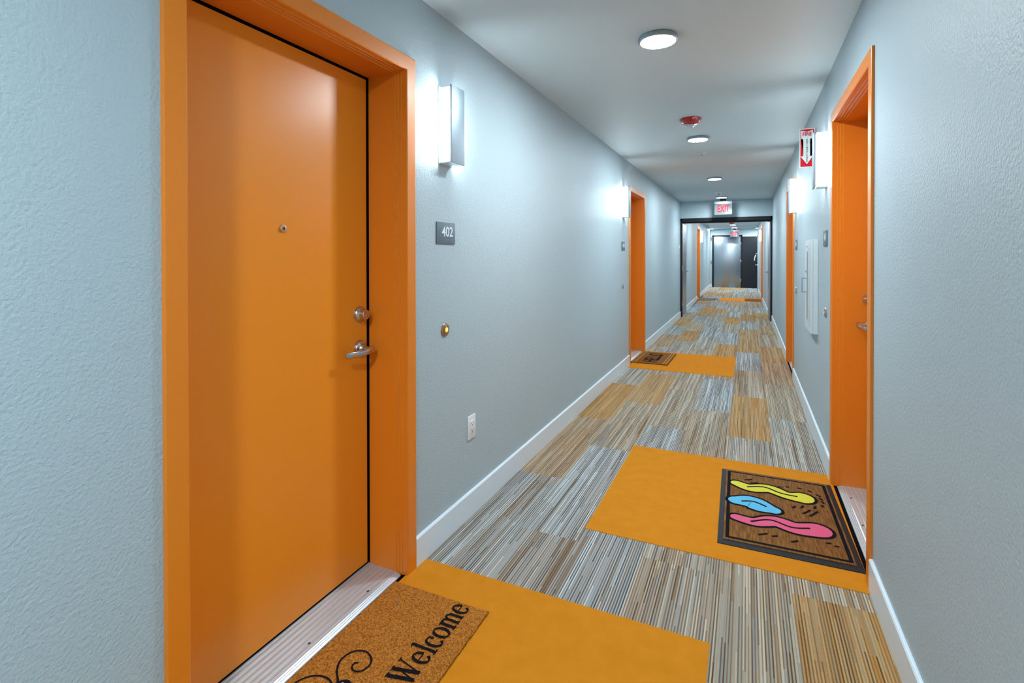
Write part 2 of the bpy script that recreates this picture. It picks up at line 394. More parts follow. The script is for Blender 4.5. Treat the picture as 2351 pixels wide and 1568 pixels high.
d1 = on_left(apartment_door(1, 'orange apartment door 402 with deadbolt and lever behind the welcome mat', dl[0][1]-dl[0][0]), dl[0][0])
d2 = on_left(apartment_door(2, 'orange apartment door recessed behind the small hello mat', dl[1][1]-dl[1][0], True), dl[1][0])
d3 = on_left(apartment_door(3, 'distant orange door past the fire doors beside the half-round grey mat', dl[2][1]-dl[2][0], True), dl[2][0])
d4 = on_right(apartment_door(4, 'orange apartment door in the wall beside the colourful printed mat', dr[0][1]-dr[0][0], True, .016), dr[0][1])
d5 = on_right(apartment_door(5, 'narrow-seen orange door beyond the fire extinguisher cabinet', dr[1][1]-dr[1][0], True), dr[1][1])
d6 = on_right(apartment_door(6, 'distant orange door past the fire doors beside the rust brown mat', dr[2][1]-dr[2][0]), dr[2][1])

# ---------------------------------------------------------------- fire doors across the corridor
fd = root('door_7', 'black framed fire doorway across the corridor with both steel leaves held open', 'doorway', kind='structure', loc=(0, FIRE_Y, 0))
bm = bmesh.new()
zt = 2.015
for a, b in (((.0,-.012,0),(.036,.13,2.09)), ((W-.03,-.012,0),(W,.13,2.09)), ((.0,-.012,zt),(W,.13,2.09)), ((.036,.05,zt-.03),(W-.03,.075,zt))): box(bm, a, b, .002)
link('door_frame', bm, 'black_metal', fd)
for side, x0, x1 in (('L',.018,-.018),('R',W-.045,W-.01)):
    bm = bmesh.new(); box(bm, (x0,.135,.012), (x1,1.02,2.0), .002); lf = link('door_leaf', bm, 'steel', fd)
    s = 1 if side == 'L' else -1
    bm = bmesh.new(); lathe(bm, [(.028,0),(.028,s*.008),(.011,s*.012),(.011,s*.05)], 'x', (x0,.95,.95), 24)
    tube(bm, [(x0+s*.052,.96,.95),(x0+s*.054,.93,.95),(x0+s*.050,.86,.948)], .009, 12); link('door_handle', bm, 'nickel', lf, True)
for z in (.285, 1.04, 1.79):
    bm = bmesh.new(); box(bm, (.0361,-.002,z-.055), (.0385,.03,z+.055)); lathe(bm, [(.007,z-.055),(.007,z+.055)], 'z', (.040,.034,0), 16)
    link('hinge', bm, 'nickel', fd, True)

# ---------------------------------------------------------------- end wall: steel door and black leaf
ed = root('door_8', 'brushed steel elevator door in a black frame at the corridor end', 'door', kind='structure', loc=(0, 22.2, 0))
bm = bmesh.new()
for a, b in (((-.005,-.03,0),(.06,.05,2.1)), ((1.058,-.03,0),(1.11,.05,2.1)), ((-.005,-.03,2.04),(1.11,.05,2.1))): box(bm, a, b, .003)
link('door_frame', bm, 'black_metal', ed)
bx('door_panel', (.06,-.012,.01), (1.058,-.002,2.04), 'steel', ed, .001)
for z in (.3, 1.05, 1.75):
    bx('hinge', (1.045,-.036,z-.06), (1.075,-.0305,z+.06), 'nickel', ed, .001)
bl = root('door_9', 'black door leaf folded back beside the steel elevator door', 'door', kind='structure', loc=(1.115, 22.15, 0))
bm = bmesh.new(); box(bm, (0,-.022,.012), (.95,.022,2.03), .002); link('door_panel', bm, 'black_leaf', bl)
bm = bmesh.new(); box(bm, (0,-.024,2.034), (.95,.03,2.075), .003); link('door_closer', bm, 'white_enamel', bl)
sd = place(root('door_10', 'narrow-seen black side door with silver edge by the elevator lobby', 'door', kind='structure'), XR2, 20.2)
bx('door_panel', (-.035,-.45,.012), (-.002,.45,2.03), 'black_leaf', sd, .002)
bx('edge_strip', (-.037,-.458,.012), (-.002,-.4505,2.03), 'alu_edge', sd)
bm = bmesh.new(); lathe(bm, [(.026,0),(.026,-.01),(.01,-.014),(.01,-.06)], 'x', (-.0352,-.38,.95), 20); tube(bm, [(-.095,-.37,.95),(-.097,-.41,.95),(-.092,-.47,.948)], .009, 10)
link('door_handle', bm, 'nickel', sd, True)
bm = bmesh.new(); tube(bm, [(-.036,-.40,1.36),(-.07,-.40,1.35),(-.10,-.40,1.28),(-.125,-.40,1.2),(-.135,-.40,1.10)], [.012,.02,.022,.02,.014], 10)
hk = link('pull_bar', bm, 'white_plastic', sd, True); hk['label'] = 'curved white pull'
cp = bx('call_button_panel', (-.062,22.19,.93), (-.012,22.2,1.09), 'alu', None, .002); tag(cp, 'small steel elevator call button panel on the sliver of end wall', 'panel')
for z in (.975, 1.045):
    bm = bmesh.new(); lathe(bm, [(0,-.005),(.014,-.004),(.016,0)], 'y', (0,0,0), 16); b_ = link('button', bm, 'dark', cp, True); b_.location = (-.037,22.19,z)
ip = bx('floor_indicator', (-.065,22.188,1.86), (-.010,22.2,2.10), 'alu', None, .002); tag(ip, 'tall dark-faced elevator floor indicator above the call buttons', 'indicator')
bx('indicator_screen', (-.052,22.185,1.89), (-.024,22.1885,2.05), 'dark', ip)

# ---------------------------------------------------------------- wall sconces
def sconce(label):
    r = root('wall_sconce', label, 'wall lamp', 'wall sconces along the corridor')
    bx('backplate', (-.0575,-.006,-.177), (.0575,0,.177), 'alu_edge', r, .001)
    bm = bmesh.new(); box(bm, (-.05,-.058,-.168), (.05,-.0065,.168), .004); link('diffuser', bm, 'sconce_glow', r)
    bx('end_cap', (-.05,-.057,-.1745), (.05,-.0065,-.1685), 'alu_edge', r, .001); bx('end_cap', (-.05,-.057,.1685), (.05,-.0065,.1705), 'alu_edge', r, .0005)
    bx('front_plate', (-.0575,-.073,-.176), (.0575,-.0635,.176), 'alu', r, .001)
    bx('spacer', (-.02,-.0634,-.12), (.02,-.0581,.12), 'alu_edge', r)
    return r
sc = on_left(sconce('silver-faced wall sconce glowing above the 402 plaque'), 2.035, 1.928)
on_left(dup(sc, 'wall sconce glowing beside the orange door of the hello mat'), 5.825, 1.928)
on_right(dup(sc, 'wall sconce overlapping the red fire extinguisher sign'), 3.76, 1.928)
on_right(dup(sc, 'wall sconce glowing just before the second orange door beyond the extinguisher cabinet'), 5.94, 1.928)
on_left(dup(sc, 'small distant wall sconce past the fire doors beside the door with the half-round grey mat'), 17.05, 1.89)
on_right(dup(sc, 'small distant wall sconce past the fire doors beside the door with the rust brown mat'), 17.0, 1.89)

# ---------------------------------------------------------------- ceiling fittings
def ceiling_light(label):
    r = root('ceiling_light', label, 'ceiling light', 'round ceiling lights')
    bm = bmesh.new(); lathe(bm, [(.0,0),(.086,0),(.094,-.003),(.097,-.010),(.096,-.022),(.092,-.026),(.087,-.026),(.085,-.020),(0,-.020)], 'z', n=64); link('housing', bm, 'alu', r, True)
    bm = bmesh.new(); lathe(bm, [(.0845,-.0205),(.084,-.024),(.07,-.0265),(0,-.0275)], 'z', n=64); link('diffuser', bm, 'lamp', r, True)
    return r
cl = place(ceiling_light('large round ceiling light nearest the camera, above the first mats'), .87, 2.675, H)
for x, y, lab in ((.858,5.13,'round ceiling light just past the nearer red fire alarm'), (.855,7.92,'round ceiling light between the sprinkler cover and the smoke detector'),
                  (.838,10.55,'round ceiling light between the smoke detector and the nearer exit sign'),
                  (.90,18.9,'small far ceiling light behind the farther red fire alarm'), (.92,20.9,'small far ceiling light just above the farther exit sign'),
                  (.06,21.5,'small far ceiling light in the corner above the floor indicator'), (1.73,21.5,'small far ceiling light above the black folded door leaf'),
                  (.86,13.3,'ceiling light just past the black fire doorway'), (.84,16.1,'ceiling light above the half-round grey mat'), ):
    place(dup(cl, lab), x, y, H if y < FIRE_Y else H2)

for y, lab in ((-.45,'added unseen fill light behind the viewpoint'), (-2.2,'added unseen fill light at the rear of the corridor')):  # unseen lamps added behind the camera to brighten the near door and walls
    q_ = place(dup(cl, lab), .87, y, H)
    for ch in q_.children:
        if ch.name.startswith('diffuser'):
            ch.data = ch.data.copy(); ch.data.materials[0] = M['lamp_fill']
def fire_alarm(label):
    r = root('fire_alarm', label, 'fire alarm', 'red ceiling fire alarms')
    bm = bmesh.new(); lathe(bm, [(0,0),(.083,0),(.086,-.004),(.080,-.018),(.068,-.034),(.055,-.042),(.0,-.044)], 'z', n=48); link('housing', bm, 'red', r, True)
    bm = bmesh.new(); box(bm, (-.026,-.02,-.062), (.026,.02,-.0445), .006); lathe(bm, [(.017,-.0445),(.017,-.062),(.010,-.070),(0,-.071)], 'z', n=20); link('strobe_lens', bm, 'lens', r, True)
    bm = bmesh.new()
    bm.free()
    for sx in (-1, 1): bx('sounder_vent', (sx*.052-.008,-.03,-.0375), (sx*.052+.008,-.018,-.030), 'white_plastic', r, .002)
    a = math.radians(18)
    t = text('lettering', 'FIRE', .022, 'white_print', r, (.0,0,0), xs=1.1, bold=.0006)
    rad = .0795
    t.matrix_parent_inverse = Matrix(); t.location = (math.sin(a)*rad, -math.cos(a)*rad, -.0165); t.rotation_euler = (PI/2+.68, 0, a)
    return r
fa = place(fire_alarm('red domed fire alarm strobe reading FIRE between the two nearest ceiling lights'), .864, 4.40, H, .2)
place(dup(fa, 'small distant red fire alarm just beyond the black fire doorway'), .88, 17.9, H2, .2)
sp = root('sprinkler', 'flat white sprinkler cover plate between the second and third ceiling lights', 'sprinkler')
bm = bmesh.new(); lathe(bm, [(0,0),(.045,0),(.047,-.002),(.043,-.005),(.012,-.006),(0,-.006)], 'z', n=40); link('cover_plate', bm, 'white_plastic', sp, True)
bm = bmesh.new(); lathe(bm, [(.008,-.006),(.008,-.016),(.014,-.018),(0,-.019)], 'z', n=20); link('deflector', bm, 'nickel', sp, True)
place(sp, .83, 5.947, H)
sp2 = dup(sp, 'tiny distant sprinkler cover plate beside the far ceiling lights'); place(sp2, .5, 21.2, H2)
sp['group'] = sp2['group'] = 'sprinkler cover plates'
sd_ = root('smoke_detector', 'white smoke detector on the ceiling just before the nearer exit sign', 'smoke detector')
bm = bmesh.new(); lathe(bm, [(0,0),(.082,0),(.084,-.004),(.078,-.008),(.05,-.011)], 'z', n=40); link('mounting_plate', bm, 'white_plastic', sd_, True)
bm = bmesh.new(); lathe(bm, [(.054,-.011),(.053,-.028),(.046,-.052),(.030,-.058),(0,-.058)], 'z', n=40); link('sensor_body', bm, 'white_plastic', sd_, True)
bx('sensor_slot', (-.022,-.0525,-.045), (.022,-.046,-.034), 'dark', sd_, .002)
place(sd_, .833, 9.78, H)

def exit_sign(label):
    r = root('exit_sign', label, 'exit sign', 'red EXIT signs')
    bx('ceiling_bracket', (-.055,-.02,-.045), (.055,.02,0), 'black_metal', r, .002)
    bm = bmesh.new(); box(bm, (-.165,-.028,-.108), (.165,.028,-.0455), .008); link('housing', bm, 'alu', r, True)
    bx('clear_panel', (-.162,-.004,-.315), (.162,.004,-.1085), 'glass', r)
    bx('backing_panel', (-.160,.0045,-.312), (.160,.006,-.110), 'exit_back', r)
    text('lettering', 'EXIT', .195, 'exit_red', r, (.003,-.0048,-.205), xs=.56, bold=.006, depth=.001)
    return r
es = place(exit_sign('red EXIT sign hanging in front of the nearer black doorway header'), .849, 11.0, H)
es2 = place(dup(es, 'small far EXIT sign hanging above the steel elevator door'), .91, 21.6, H2-.02)
bx('hanger', (-.05,-.02,0), (.05,.02,.02), 'black_metal', es2)

# ---------------------------------------------------------------- plaques, bells, outlet
def plaque(num, label):
    r = root('room_number_plaque', label, 'number plaque', 'grey room number plaques')
    bx('plate', (-.079,-.006,-.05), (.079,-.0005,.05), 'sign_grey', r, .001)
    text('lettering', num, .064, 'sign_text', r, (.009,-.0066,.004), xs=1.0, bold=.0008)
    return r
on_left(plaque('402', 'grey number plaque reading 402 below the nearest wall sconce'), 2.037, 1.434)
on_left(plaque('404', 'thin-seen grey number plaque between the orange door of the hello mat and its sconce'), 5.80, 1.427)
on_right(plaque('401', 'grey number plaque between the extinguisher cabinet and the nearest right-hand orange door'), 3.765, 1.434)
on_right(plaque('403', 'sliver of grey number plaque just before the orange door beyond the extinguisher cabinet'), 5.87, 1.427)
def bell(label, lit):
    r = root('doorbell', label, 'doorbell', 'round doorbells beside the doors')
    bm = bmesh.new(); lathe(bm, [(.031,0),(.032,-.003),(.029,-.007),(.018,-.010),(.0125,-.011),(.0115,-.008),(0,-.008)], 'y', n=40); link('bezel', bm, 'bronze' if lit else 'nickel', r, True)
    bm = bmesh.new(); lathe(bm, [(.0112,-.0082),(.011,-.012),(.006,-.014),(0,-.0145)], 'y', n=24); link('button', bm, 'amber' if lit else 'white_plastic', r, True)
    return r
on_left(bell('round bronze doorbell with glowing amber button below the 402 plaque', True), 2.03, .982)
on_left(bell('tiny doorbell on the wall before the orange door of the hello mat', False), 5.80, .972)
on_right(bell('small nickel doorbell between the extinguisher cabinet and the nearest right-hand orange door', False), 3.745, .964)
on_right(bell('tiny nickel doorbell just before the orange door beyond the extinguisher cabinet', False), 5.86, .968)
ot = root('wall_outlet', 'white electrical outlet low on the wall beside the 402 door', 'outlet')
bm = bmesh.new(); box(bm, (-.039,-.006,-.060), (.039,0,.060), .002); link('cover_plate', bm, 'white_plastic', ot, True)
bx('receptacle', (-.017,-.0085,-.034), (.017,-.0055,.034), 'white_plastic', ot, .001)
for dz in (.018,-.018):
    bm = bmesh.new(); box(bm, (-.008,-.0092,dz), (-.0055,-.0086,dz+.009)); box(bm, (.0055,-.0092,dz), (.008,-.0092+.0006,dz+.008)); lathe(bm, [(.003,-.0086),(.003,-.0092),(0,-.0092)], 'y', (0,0,dz-.006), 12)
    link('socket_slots', bm, 'dark', ot)
on_left(ot, 2.278, .450)
lp = root('wall_placard', 'tiny pale placard on the wall right before the black fire doorway', 'placard')
bx('plate', (-.05,-.008,-.09), (.05,0,.09), 'white_plastic', lp, .002); bx('printed_panel', (-.03,-.009,-.05), (.03,-.0085,.05), 'sign_grey', lp)
on_left(lp, 11.1, 1.42)

# ---------------------------------------------------------------- extinguisher cabinet and sign
cb = root('fire_extinguisher_cabinet', 'white fire extinguisher cabinet on the wall beside the narrow-seen orange door', 'cabinet')
w2, zb, zt2, d = .21, -.335, .335, .030
bm = bmesh.new()
for a, b in (((-w2,-d,zb),(-w2+.012,0,zt2)), ((w2-.012,-d,zb),(w2,0,zt2)), ((-w2+.012,-d,zb),(w2-.012,0,zb+.012)), ((-w2+.012,-d,zt2-.012),(w2-.012,0,zt2)), ((-w2+.012,-.006,zb+.012),(w2-.012,0,zt2-.012))): box(bm, a, b, .001)
link('body', bm, 'white_enamel', cb)
dz0, dz1 = zb+.004, zt2-.004; a0, a1 = -.075, -.030; 
bm = bmesh.new()
for a, b in (((-w2+.004,-d-.012,dz0),(a0,-d-.001,dz1)), ((a1,-d-.012,dz0),(w2-.004,-d-.001,dz1)), ((a0,-d-.012,dz0),(a1,-d-.001,-.26)), ((a0,-d-.012,.25),(a1,-d-.001,dz1))): box(bm, a, b)
cdr = link('cabinet_door', bm, 'white_enamel', cb)
bx('window_pane', (a0,-d-.0118,-.26), (a1,-d-.004,.25), 'dark', cdr)
bm = bmesh.new()
for z in (-.052,.052): tube(bm, [(-.118,-d-.012,z),(-.118,-d-.04,z)], .0045, 10)
tube(bm, [(-.118,-d-.04,-.056),(-.118,-d-.04,.056)], .0045, 10); hh = link('handle', bm, 'alu', cdr, True); hh.location = (0,0,-.005)
bm = bmesh.new(); lathe(bm, [(.009,-d-.012),(.009,-d-.018),(0,-d-.019)], 'y', (-.12,0,.10), 16); link('lock', bm, 'nickel', cdr, True)
for i, ch in enumerate('FIRE EXTINGUISHER'):
    if ch != ' ': pass
me_parts = bmesh.new()
k = 0
for i, ch in enumerate('FIRE EXTINGUISHER'):
    if ch == ' ': continue
    t = text_mesh(ch, .032, .9, .0006, bold=.0005)
    for v in t.vertices: v.co = Vector((v.co.x + .035, -d-.0126, v.co.y + .262 - i*.0322))
    me_parts.from_mesh(t); bpy.data.meshes.remove(t)
link('lettering', me_parts, 'dark', cdr)
bm = bmesh.new()
for k in range(52): box(bm, (.112,-d-.0125,-.30+k*.0118), (.122,-d-.0121,-.2955+k*.0118))
link('vent_slots', bm, 'dark', cdr)
bx('louver', (-.17,-d-.0125,.285), (-.02,-d-.0121,.289), 'dark', cdr)
on_right(cb, 4.36, 1.103)

fs = root('fire_extinguisher_sign', 'red and white FIRE EXTINGUISHER arrow sign projecting from the wall', 'sign', loc=(W-.101, 4.35, 1.975))
bx('sign_plate', (0,0,0), (.1,.002,.29), 'white_print', fs); bx('wall_flange', (.098,.002,0), (.1008,.03,.29), 'white_print', fs)
q = .0003012
def P2(pts, y, nm, mt):
    bm = bmesh.new(); prism(bm, pts, 0, .0004)
    for v in bm.verts: v.co = Vector((v.co.x, -y - v.co.z, v.co.y))
    return link(nm, bm, mt, fs)
P2([(.006,.008),(.094,.008),(.094,.284),(.006,.284)], .0001, 'red_field', 'red_print')
cv = lambda x, y: ((x-145)*q, .29-(y-160)*q*1.16)
P2([(.009,.0),(.0,0)] and [cv(178,196), cv(306,232), cv(434,196), cv(434,378), cv(374,378), cv(374,745), cv(436,745), cv(306,915), cv(168,745), cv(226,745), cv(226,378), cv(178,378)], .0006, 'white_arrow', 'white_print')
text('lettering', 'FIRE', .038, 'red_print', fs, (.0485,-.0013,.29-.042), xs=.86, bold=.0012)
bmL = bmesh.new()
for i, ch in enumerate('EXTINGUISHER'):
    t = text_mesh(ch, .0165, 1.15, .0006, bold=.0004)
    for v in t.vertices: v.co = Vector((v.co.x + .0488, -.0013, v.co.y + .205 - i*.0143))
    bmL.from_mesh(t); bpy.data.meshes.remove(t)
link('vertical_lettering', bmL, 'red_print', fs)

# ---------------------------------------------------------------- door mats
def nib(bm, pts, a, b, z, closed=False, zt=None):
    """stroke whose thickness is 2a across vertical stems and 2b across horizontals"""
    P = [Vector(p).to_2d() if len(p) == 3 else Vector(p) for p in pts]; n = len(P); L_, R_ = [], []
    for i in range(n):
        p0 = P[(i-1) % n] if closed else P[max(i-1, 0)]; p1 = P[(i+1) % n] if closed else P[min(i+1, n-1)]
        dd = (p1-p0).normalized(); nn = Vector((-dd.y, dd.x)); h = math.sqrt((a*nn.x)**2 + (b*nn.y)**2)
        L_.append(bm.verts.new((*(P[i]+nn*h), z))); R_.append(bm.verts.new((*(P[i]-nn*h), z)))
    for i in range(n if closed else n-1):
        j = (i+1) % n; bm.faces.new([L_[i], R_[i], R_[j], L_[j]])
def arc(cx, cy, rx, ry, a0, a1, n=20):
    return [(cx+rx*math.cos(math.radians(a0+(a1-a0)*i/n)), cy+ry*math.sin(math.radians(a0+(a1-a0)*i/n))) for i in range(n+1)]
def cr(pts, n=10, closed=False):
    P = [Vector(p) for p in pts]; out = []; m_ = len(P)
    for i in range(m_ if closed else m_-1):
        g = (lambda k: P[k % m_]) if closed else (lambda k: P[min(max(k, 0), m_-1)])
        p0, p1, p2, p3 = g(i-1), g(i), g(i+1), g(i+2)
        for s in range(n):
            t = s/n; out.append(.5*((2*p1)+(-p0+p2)*t+(2*p0-5*p1+4*p2-p3)*t*t+(-p0+3*p1-3*p2+p3)*t**3))
    if not closed: out.append(P[-1])
    return [tuple(v) for v in out]
def glyphs():
    A, B = .13, .035                                     # nib half widths, in x-heights
    g = {}
    g['W'] = (1.72, [([(.12,1.45),(.52,0)],.15,.05), ([(.50,0),(.84,1.2)],.05,.04), ([(.70,1.45),(1.12,0)],.15,.05), ([(1.10,0),(1.52,1.45)],.05,.04),
                     ([(-.05,1.43),(.36,1.43)],A,.035), ([(.52,1.43),(.94,1.43)],A,.035), ([(1.32,1.43),(1.68,1.43)],A,.035)])
    e = [([(.14,.54),(.80,.54)],A,.035), (arc(.47,.5,.36,.47,5,325,32),.12,.045)]
    g['e'] = (.98, e)
    g['l'] = (.55, [([(.26,1.5),(.26,.02)],.115,.04), ([(.02,.03),(.50,.03)],A,.035), ([(.04,1.44),(.26,1.47)],A,.04)])
    g['c'] = (.88, [(arc(.47,.5,.36,.47,48,318,28),.12,.045), (arc(.70,.76,.05,.05,0,360,12),.07,.07)])
    g['o'] = (1.02, [(arc(.5,.5,.38,.47,0,360,36),.125,.045)])
    st = lambda x: [([(x,.98),(x,.02)],.13,.04), ([(x-.22,.03),(x+.22,.03)],A,.035)]
    ar = lambda x: [(arc(x+.27,.62,.27,.33,165,0,16)+[(x+.54,.02)],.115,.05), ([(x+.36,.03),(x+.74,.03)],A,.035)]
    g['m'] = (1.62, st(.26)+[([(.04,.94),(.26,.96)],A,.035)]+ar(.26)+ar(.80))
    return g
G = glyphs()
def welcome_mat():
    r = root('doormat', 'coir doormat with black Welcome lettering and curls on the floor before door 402', 'doormat', 'doormats', loc=(.206, 1.29, .0022))
    hw, hl, t = .212, .375, .0125
    bx('rubber_backing', (-hw+.003,-hl+.003,0), (hw-.003,hl-.003,.0028), 'rubber', r)
    bm = bmesh.new(); nx, ny = 110, 190; rr = random.Random(5); vs = []
    for j in range(ny+1):
        for i in range(nx+1):
            x = -hw+2*hw*i/nx; y = -hl+2*hl*j/ny; e = min(i, nx-i, j, ny-j)
            dx = rr.uniform(-.0013,.0013); dy = rr.uniform(-.0013,.0013)
            vs.append(bm.verts.new((x+dx*1.6, y+dy*1.6, t - (.0035 if e == 0 else .0012 if e == 1 else 0) + rr.uniform(-.0011,.0011))))
    for j in range(ny):
        for i in range(nx):
            k = j*(nx+1)+i; bm.faces.new([vs[k], vs[k+1], vs[k+nx+2], vs[k+nx+1]])
    bm.edges.index_update(); be = [e for e in bm.edges if len(e.link_faces) == 1]
    ex = bmesh.ops.extrude_edge_only(bm, edges=be)
    for v in [g_ for g_ in ex['geom'] if isinstance(g_, bmesh.types.BMVert)]: v.co.z = .003
    link('coir_pile', bm, 'coir', r)
    # lettering: reads along +y, tops towards the door (-x)
    bm = bmesh.new(); pen = 0; xh = .063; cond = .84; zt = t+.0016; strokes = []
    for ch in 'Welcome':
        adv, ss = G[ch]
        for pts, a, b in ss: strokes.append(([(pen+x, y) for x, y in pts], a, b))
        pen += adv
    k = .385/pen
    for pts, a, b in strokes:
        # resample so that edges look hairy
        fine = []
        for (xa, ya), (xb, yb) in zip(pts, pts[1:]):
            n = max(1, int(math.hypot(xb-xa, yb-ya)/.08))
            fine += [(xa+(xb-xa)*s/n, ya+(yb-ya)*s/n) for s in range(n)]
        fine.append(pts[-1])
        q_ = [(x+random.uniform(-.012,.012), y+random.uniform(-.012,.012)) for x, y in fine]
        bb = bmesh.new(); nib(bb, q_, a, b, 0)
        for v in bb.verts:
            lx, ly = v.co.x*k, v.co.y*xh
            v.co = Vector((.352-.206 - ly, 1.268-1.29 + lx, zt+random.uniform(0,.0004)))
        tmp = bpy.data.meshes.new('t'); bb.to_mesh(tmp); bb.free(); bm.from_mesh(tmp); bpy.data.meshes.remove(tmp)
    link('welcome_lettering', bm, 'ink', r)
    bm = bmesh.new(); o = (.206, 1.29)
    sp1 = cr([(.158,1.175),(.133,1.199),(.108,1.222),(.088,1.262),(.100,1.303),(.135,1.321),(.170,1.309),(.187,1.283),(.180,1.254),(.160,1.244),(.142,1.252),(.138,1.268),(.148,1.274)], 8)
    sp2 = cr([(.150,1.155),(.125,1.180),(.090,1.187),(.050,1.172),(.026,1.135),(.028,1.095),(.055,1.068),(.088,1.072),(.098,1.098),(.082,1.115),(.066,1.104)], 8)
    for s_ in (sp1, sp2): nib(bm, [(x-o[0]+random.uniform(-.0006,.0006), y-o[1]+random.uniform(-.0006,.0006)) for x, y in s_], .0032, .0032, zt+.0002)
    c = bm.verts.new((.168-o[0], 1.155-o[1], zt+.0004)); ring = [bm.verts.new((.168-o[0]+.036*math.cos(a_*PI/16), 1.155-o[1]+.055*math.sin(a_*PI/16), zt+.0004)) for a_ in range(32)]
    for i in range(32): bm.faces.new([c, ring[i], ring[(i+1)%32]])
    link('curl_motif', bm, 'ink', r)
    bm = bmesh.new()
    for x, y in ((.160,1.190),(.178,1.195),(.185,1.178),(.150,1.172)):
        c = bm.verts.new((x-o[0], y-o[1], zt+.0008)); ring = [bm.verts.new((x-o[0]+.005*math.cos(a_*PI/6), y-o[1]+.005*math.sin(a_*PI/6), zt+.0008)) for a_ in range(12)]
        for i in range(12): bm.faces.new([c, ring[i], ring[(i+1)%12]])
    link('motif_dots', bm, 'white_print', r)
    return r
wm = welcome_mat()
lint = bmesh.new(); tube(lint, [(0,0,0),(.004,.003,.001),(.008,.002,.0015),(.006,-.004,.002),(.011,-.006,.001)], .0016, 8)
lo = tag(link('lint_fluff', lint, 'sign_grey'), 'small grey bit of fluff lying on the coir welcome mat', 'fluff'); lo.location = (.085, 1.555, .0175)

def flat_poly(bm, poly, z):
    f = bm.faces.new([bm.verts.new((x, y, z)) for x, y in poly]); bmesh.ops.triangulate(bm, faces=[f])
def ribbon_poly(cpts, wid):
    """smooth ribbon round centre points with its own width at each, rounded ends"""
    C3 = cr([(x, y, w_) for (x, y), w_ in zip(cpts, wid)], 8); Lf, Rt = [], []
    for i in range(len(C3)):
        a, b = Vector(C3[max(i-1,0)][:2]), Vector(C3[min(i+1,len(C3)-1)][:2]); dd = (b-a).normalized(); nn = Vector((-dd.y, dd.x)); p = Vector(C3[i][:2]); h = C3[i][2]
        Lf.append(p+nn*h); Rt.append(p-nn*h)
    def cap(p, d_, h): 
        a0 = math.atan2(-d_.x, d_.y)
        return [p+Vector((math.cos(a0+s_), math.sin(a0+s_)))*h for s_ in [(-PI)*(k/8) for k in range(1,8)]]
    dE = (Vector(C3[-1][:2])-Vector(C3[-2][:2])).normalized()
    dS = (Vector(C3[0][:2])-Vector(C3[1][:2])).normalized()
    nE = Vector((-dE.y, dE.x)); pE = Vector(C3[-1][:2]); hE = C3[-1][2]
    endc = [pE + (nE*math.cos(t_) + dE*math.sin(t_))*hE for t_ in [PI*k/8 for k in range(1,8)]]
    nS = Vector((-dS.y, dS.x)); pS = Vector(C3[0][:2]); hS = C3[0][2]
    stc = [pS + (nS*math.cos(t_) + dS*math.sin(t_))*hS for t_ in [PI*k/8 for k in range(1,8)]]
    return Lf, Rt, endc, stc
def ribbon(bm, cpts, wid, z):
    Lf, Rt, e, s = ribbon_poly(cpts, wid)
    a = [bm.verts.new((*p, z)) for p in Lf]; b = [bm.verts.new((*p, z)) for p in Rt]
    for i in range(len(a)-1): bm.faces.new([a[i], b[i], b[i+1], a[i+1]])
    bm.faces.new([a[-1]] + [bm.verts.new((*p, z)) for p in e] + [b[-1]]); bm.faces.new([b[0]] + [bm.verts.new((*p, z)) for p in s] + [a[0]])
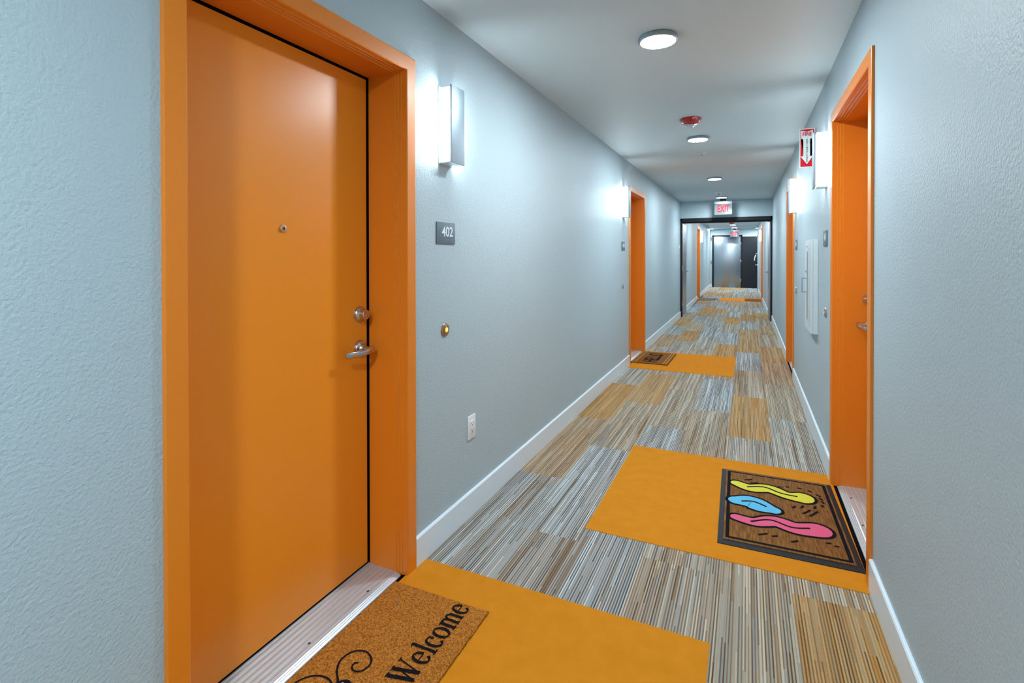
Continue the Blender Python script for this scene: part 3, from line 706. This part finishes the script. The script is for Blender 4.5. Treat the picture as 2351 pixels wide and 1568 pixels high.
def colour_mat():
    r = root('doormat', 'rubber-edged brown mat printed with yellow, blue and pink shapes', 'doormat', 'doormats', loc=(1.442, 2.967, .0022), rz=math.radians(1.0))
    hw, hl = .2875, .443
    bm = bmesh.new()
    lo_ = [(-hw,-hl),(hw,-hl),(hw,hl),(-hw,hl)]; ix, iy = hw-.024, hl-.030
    hi_ = [(-ix,-iy),(ix,-iy),(ix,iy),(-ix,iy)]
    A0 = [bm.verts.new((x, y, 0)) for x, y in lo_]; A = [bm.verts.new((x, y, .003)) for x, y in lo_]; B = [bm.verts.new((x*.995, y*.995, .009)) for x, y in hi_]; 
    for k in range(4):
        j = (k+1) % 4; bm.faces.new([A0[k], A0[j], A[j], A[k]]); bm.faces.new([A[k], A[j], B[j], B[k]])
    bm.faces.new(A0[::-1]); bm.faces.new(B); link('rubber_border', bm, 'rubber', r)
    bx('carpet_top', (-ix+.001,-iy+.001,.008), (ix-.001,iy-.001,.0125), 'mat_brown', r, .0015)
    bm = bmesh.new(); a, b = ix-.018, iy-.022; nib(bm, [(-a,-b),(a,-b)], .008, .008, .0132); nib(bm, [(-a,b),(a,b)], .006, .006, .0132); nib(bm, [(-a,-b-.008),(-a,b+.006)], .008, .008, .0133); nib(bm, [(a,-b-.008),(a,b+.006)], .008, .008, .0133)
    link('black_border_line', bm, 'ink', r)
    o = (1.442, 2.967); loc_ = lambda pts: [(x-o[0], y-o[1]) for x, y in pts]
    shapes = {'yellow_shape': ('yellow', [(1.235,3.20),(1.31,3.165),(1.40,3.195),(1.49,3.145),(1.56,3.145)], [.030,.042,.046,.040,.060]),
              'blue_shape': ('blue', [(1.237,2.975),(1.30,2.985),(1.36,2.955),(1.41,2.935)], [.042,.066,.062,.036]),
              'pink_shape': ('pink', [(1.235,2.785),(1.32,2.770),(1.41,2.815),(1.50,2.785),(1.59,2.805)], [.028,.036,.048,.052,.062])}
    zz = .0132
    bmk = bmesh.new()
    for nm, (mt, c_, w_) in shapes.items():
        ribbon(bmk, loc_(c_), [v+.016 for v in w_], zz+.0002)
        bb = bmesh.new(); ribbon(bb, loc_(c_), w_, zz+.0006); link(nm, bb, mt, r)
    link('shape_outlines', bmk, 'ink', r)
    bm = bmesh.new(); rr = random.Random(11)
    for x, y, a_, L0 in [(1.30,3.275,80,.05),(1.33,3.245,78,.045),(1.46,3.245,70,.02),(1.50,3.262,60,.02),(1.56,3.268,40,.022),(1.61,3.25,20,.022),(1.645,3.21,0,.03),(1.652,3.17,-8,.028),(1.655,3.13,-15,.028),(1.648,3.085,-30,.03),(1.61,3.055,-55,.035),(1.55,3.035,-60,.035),(1.51,3.015,-65,.03),
                          (1.565,2.985,-75,.07),(1.595,2.975,-72,.085),(1.35,2.665,85,.05),(1.40,2.668,80,.03),(1.62,2.70,70,.025),(1.65,2.685,60,.022),(1.48,2.655,88,.04)]:
        a2 = math.radians(a_-50); dx, dy = math.cos(a2)*L0/2, math.sin(a2)*L0/2
        nib(bm, [(x-dx-o[0], y-dy-o[1]), (x-o[0]+.001, y-o[1]-.001), (x+dx-o[0], y+dy-o[1])], .0062, .0062, zz+.0003)
    link('dash_pattern', bm, 'ink', r)
    # plain dark waves inside the shapes
    bm = bmesh.new()
    for pts in ([(1.29,3.17),(1.38,3.205),(1.46,3.16),(1.54,3.15)], [(1.26,2.975),(1.32,2.995),(1.38,2.96)], [(1.30,2.765),(1.39,2.82),(1.48,2.785),(1.56,2.81)]):
        nib(bm, cr(loc_(pts), 8), .0065, .0065, zz+.0009)
    link('line_pattern', bm, 'ink', r)
    return r
colour_mat()

def hello_mat():
    r = root('doormat', 'small brown coir doormat reading HELLO before the second orange door', 'doormat', 'doormats', loc=(.21, 6.67, .0022), rz=math.radians(-1))
    hw, hl = .222, .37
    bm = bmesh.new(); box(bm, (-hw,-hl,0), (hw,hl,.012), .002); link('coir_pile', bm, 'coir_dark', r)
    bm = bmesh.new()
    for x in (-.205,-.165,.165,.195): nib(bm, [(x,-hl+.003),(x,hl-.003)], .0035, .0035, .0126)
    link('tan_stripes', bm, 'tan_stripe', r)
    t = text('lettering', 'HELLO', .25, 'ink', r, (.0,-.02,.0134), rot=(0,0,PI/2), xs=.74, bold=.0035)
    return r
hello_mat()
hm = root('doormat', 'distant half-round dark grey mat past the fire doors', 'doormat', 'doormats')
bm = bmesh.new(); poly = [(-.27,-.45),(-.27,.45)] + [(-.27+.54*math.cos(a), .45*math.sin(a)) for a in [PI/2-PI*k/24 for k in range(1,24)]]
prism(bm, poly, .0022, .014); link('pile', bm, 'grey_mat', hm)
bm = bmesh.new(); nib(bm, [(-.26+.45*math.cos(a), .37*math.sin(a)) for a in [PI/2-PI*k/24 for k in range(25)]], .012, .012, .0148); link('dark_band', bm, 'ink', hm)
place(hm, .27, 16.1)
bmm = root('doormat', 'distant rectangular rust brown mat past the fire doors', 'doormat', 'doormats')
bx('pile', (-.215,-.37,.0022), (.215,.37,.016), 'far_brown', bmm, .002)
bm = bmesh.new(); box(bm, (-.17,-.3,.0161), (.17,.3,.0168)); link('dark_panel', bm, 'coir_dark', bmm)
place(bmm, 1.475, 16.27)
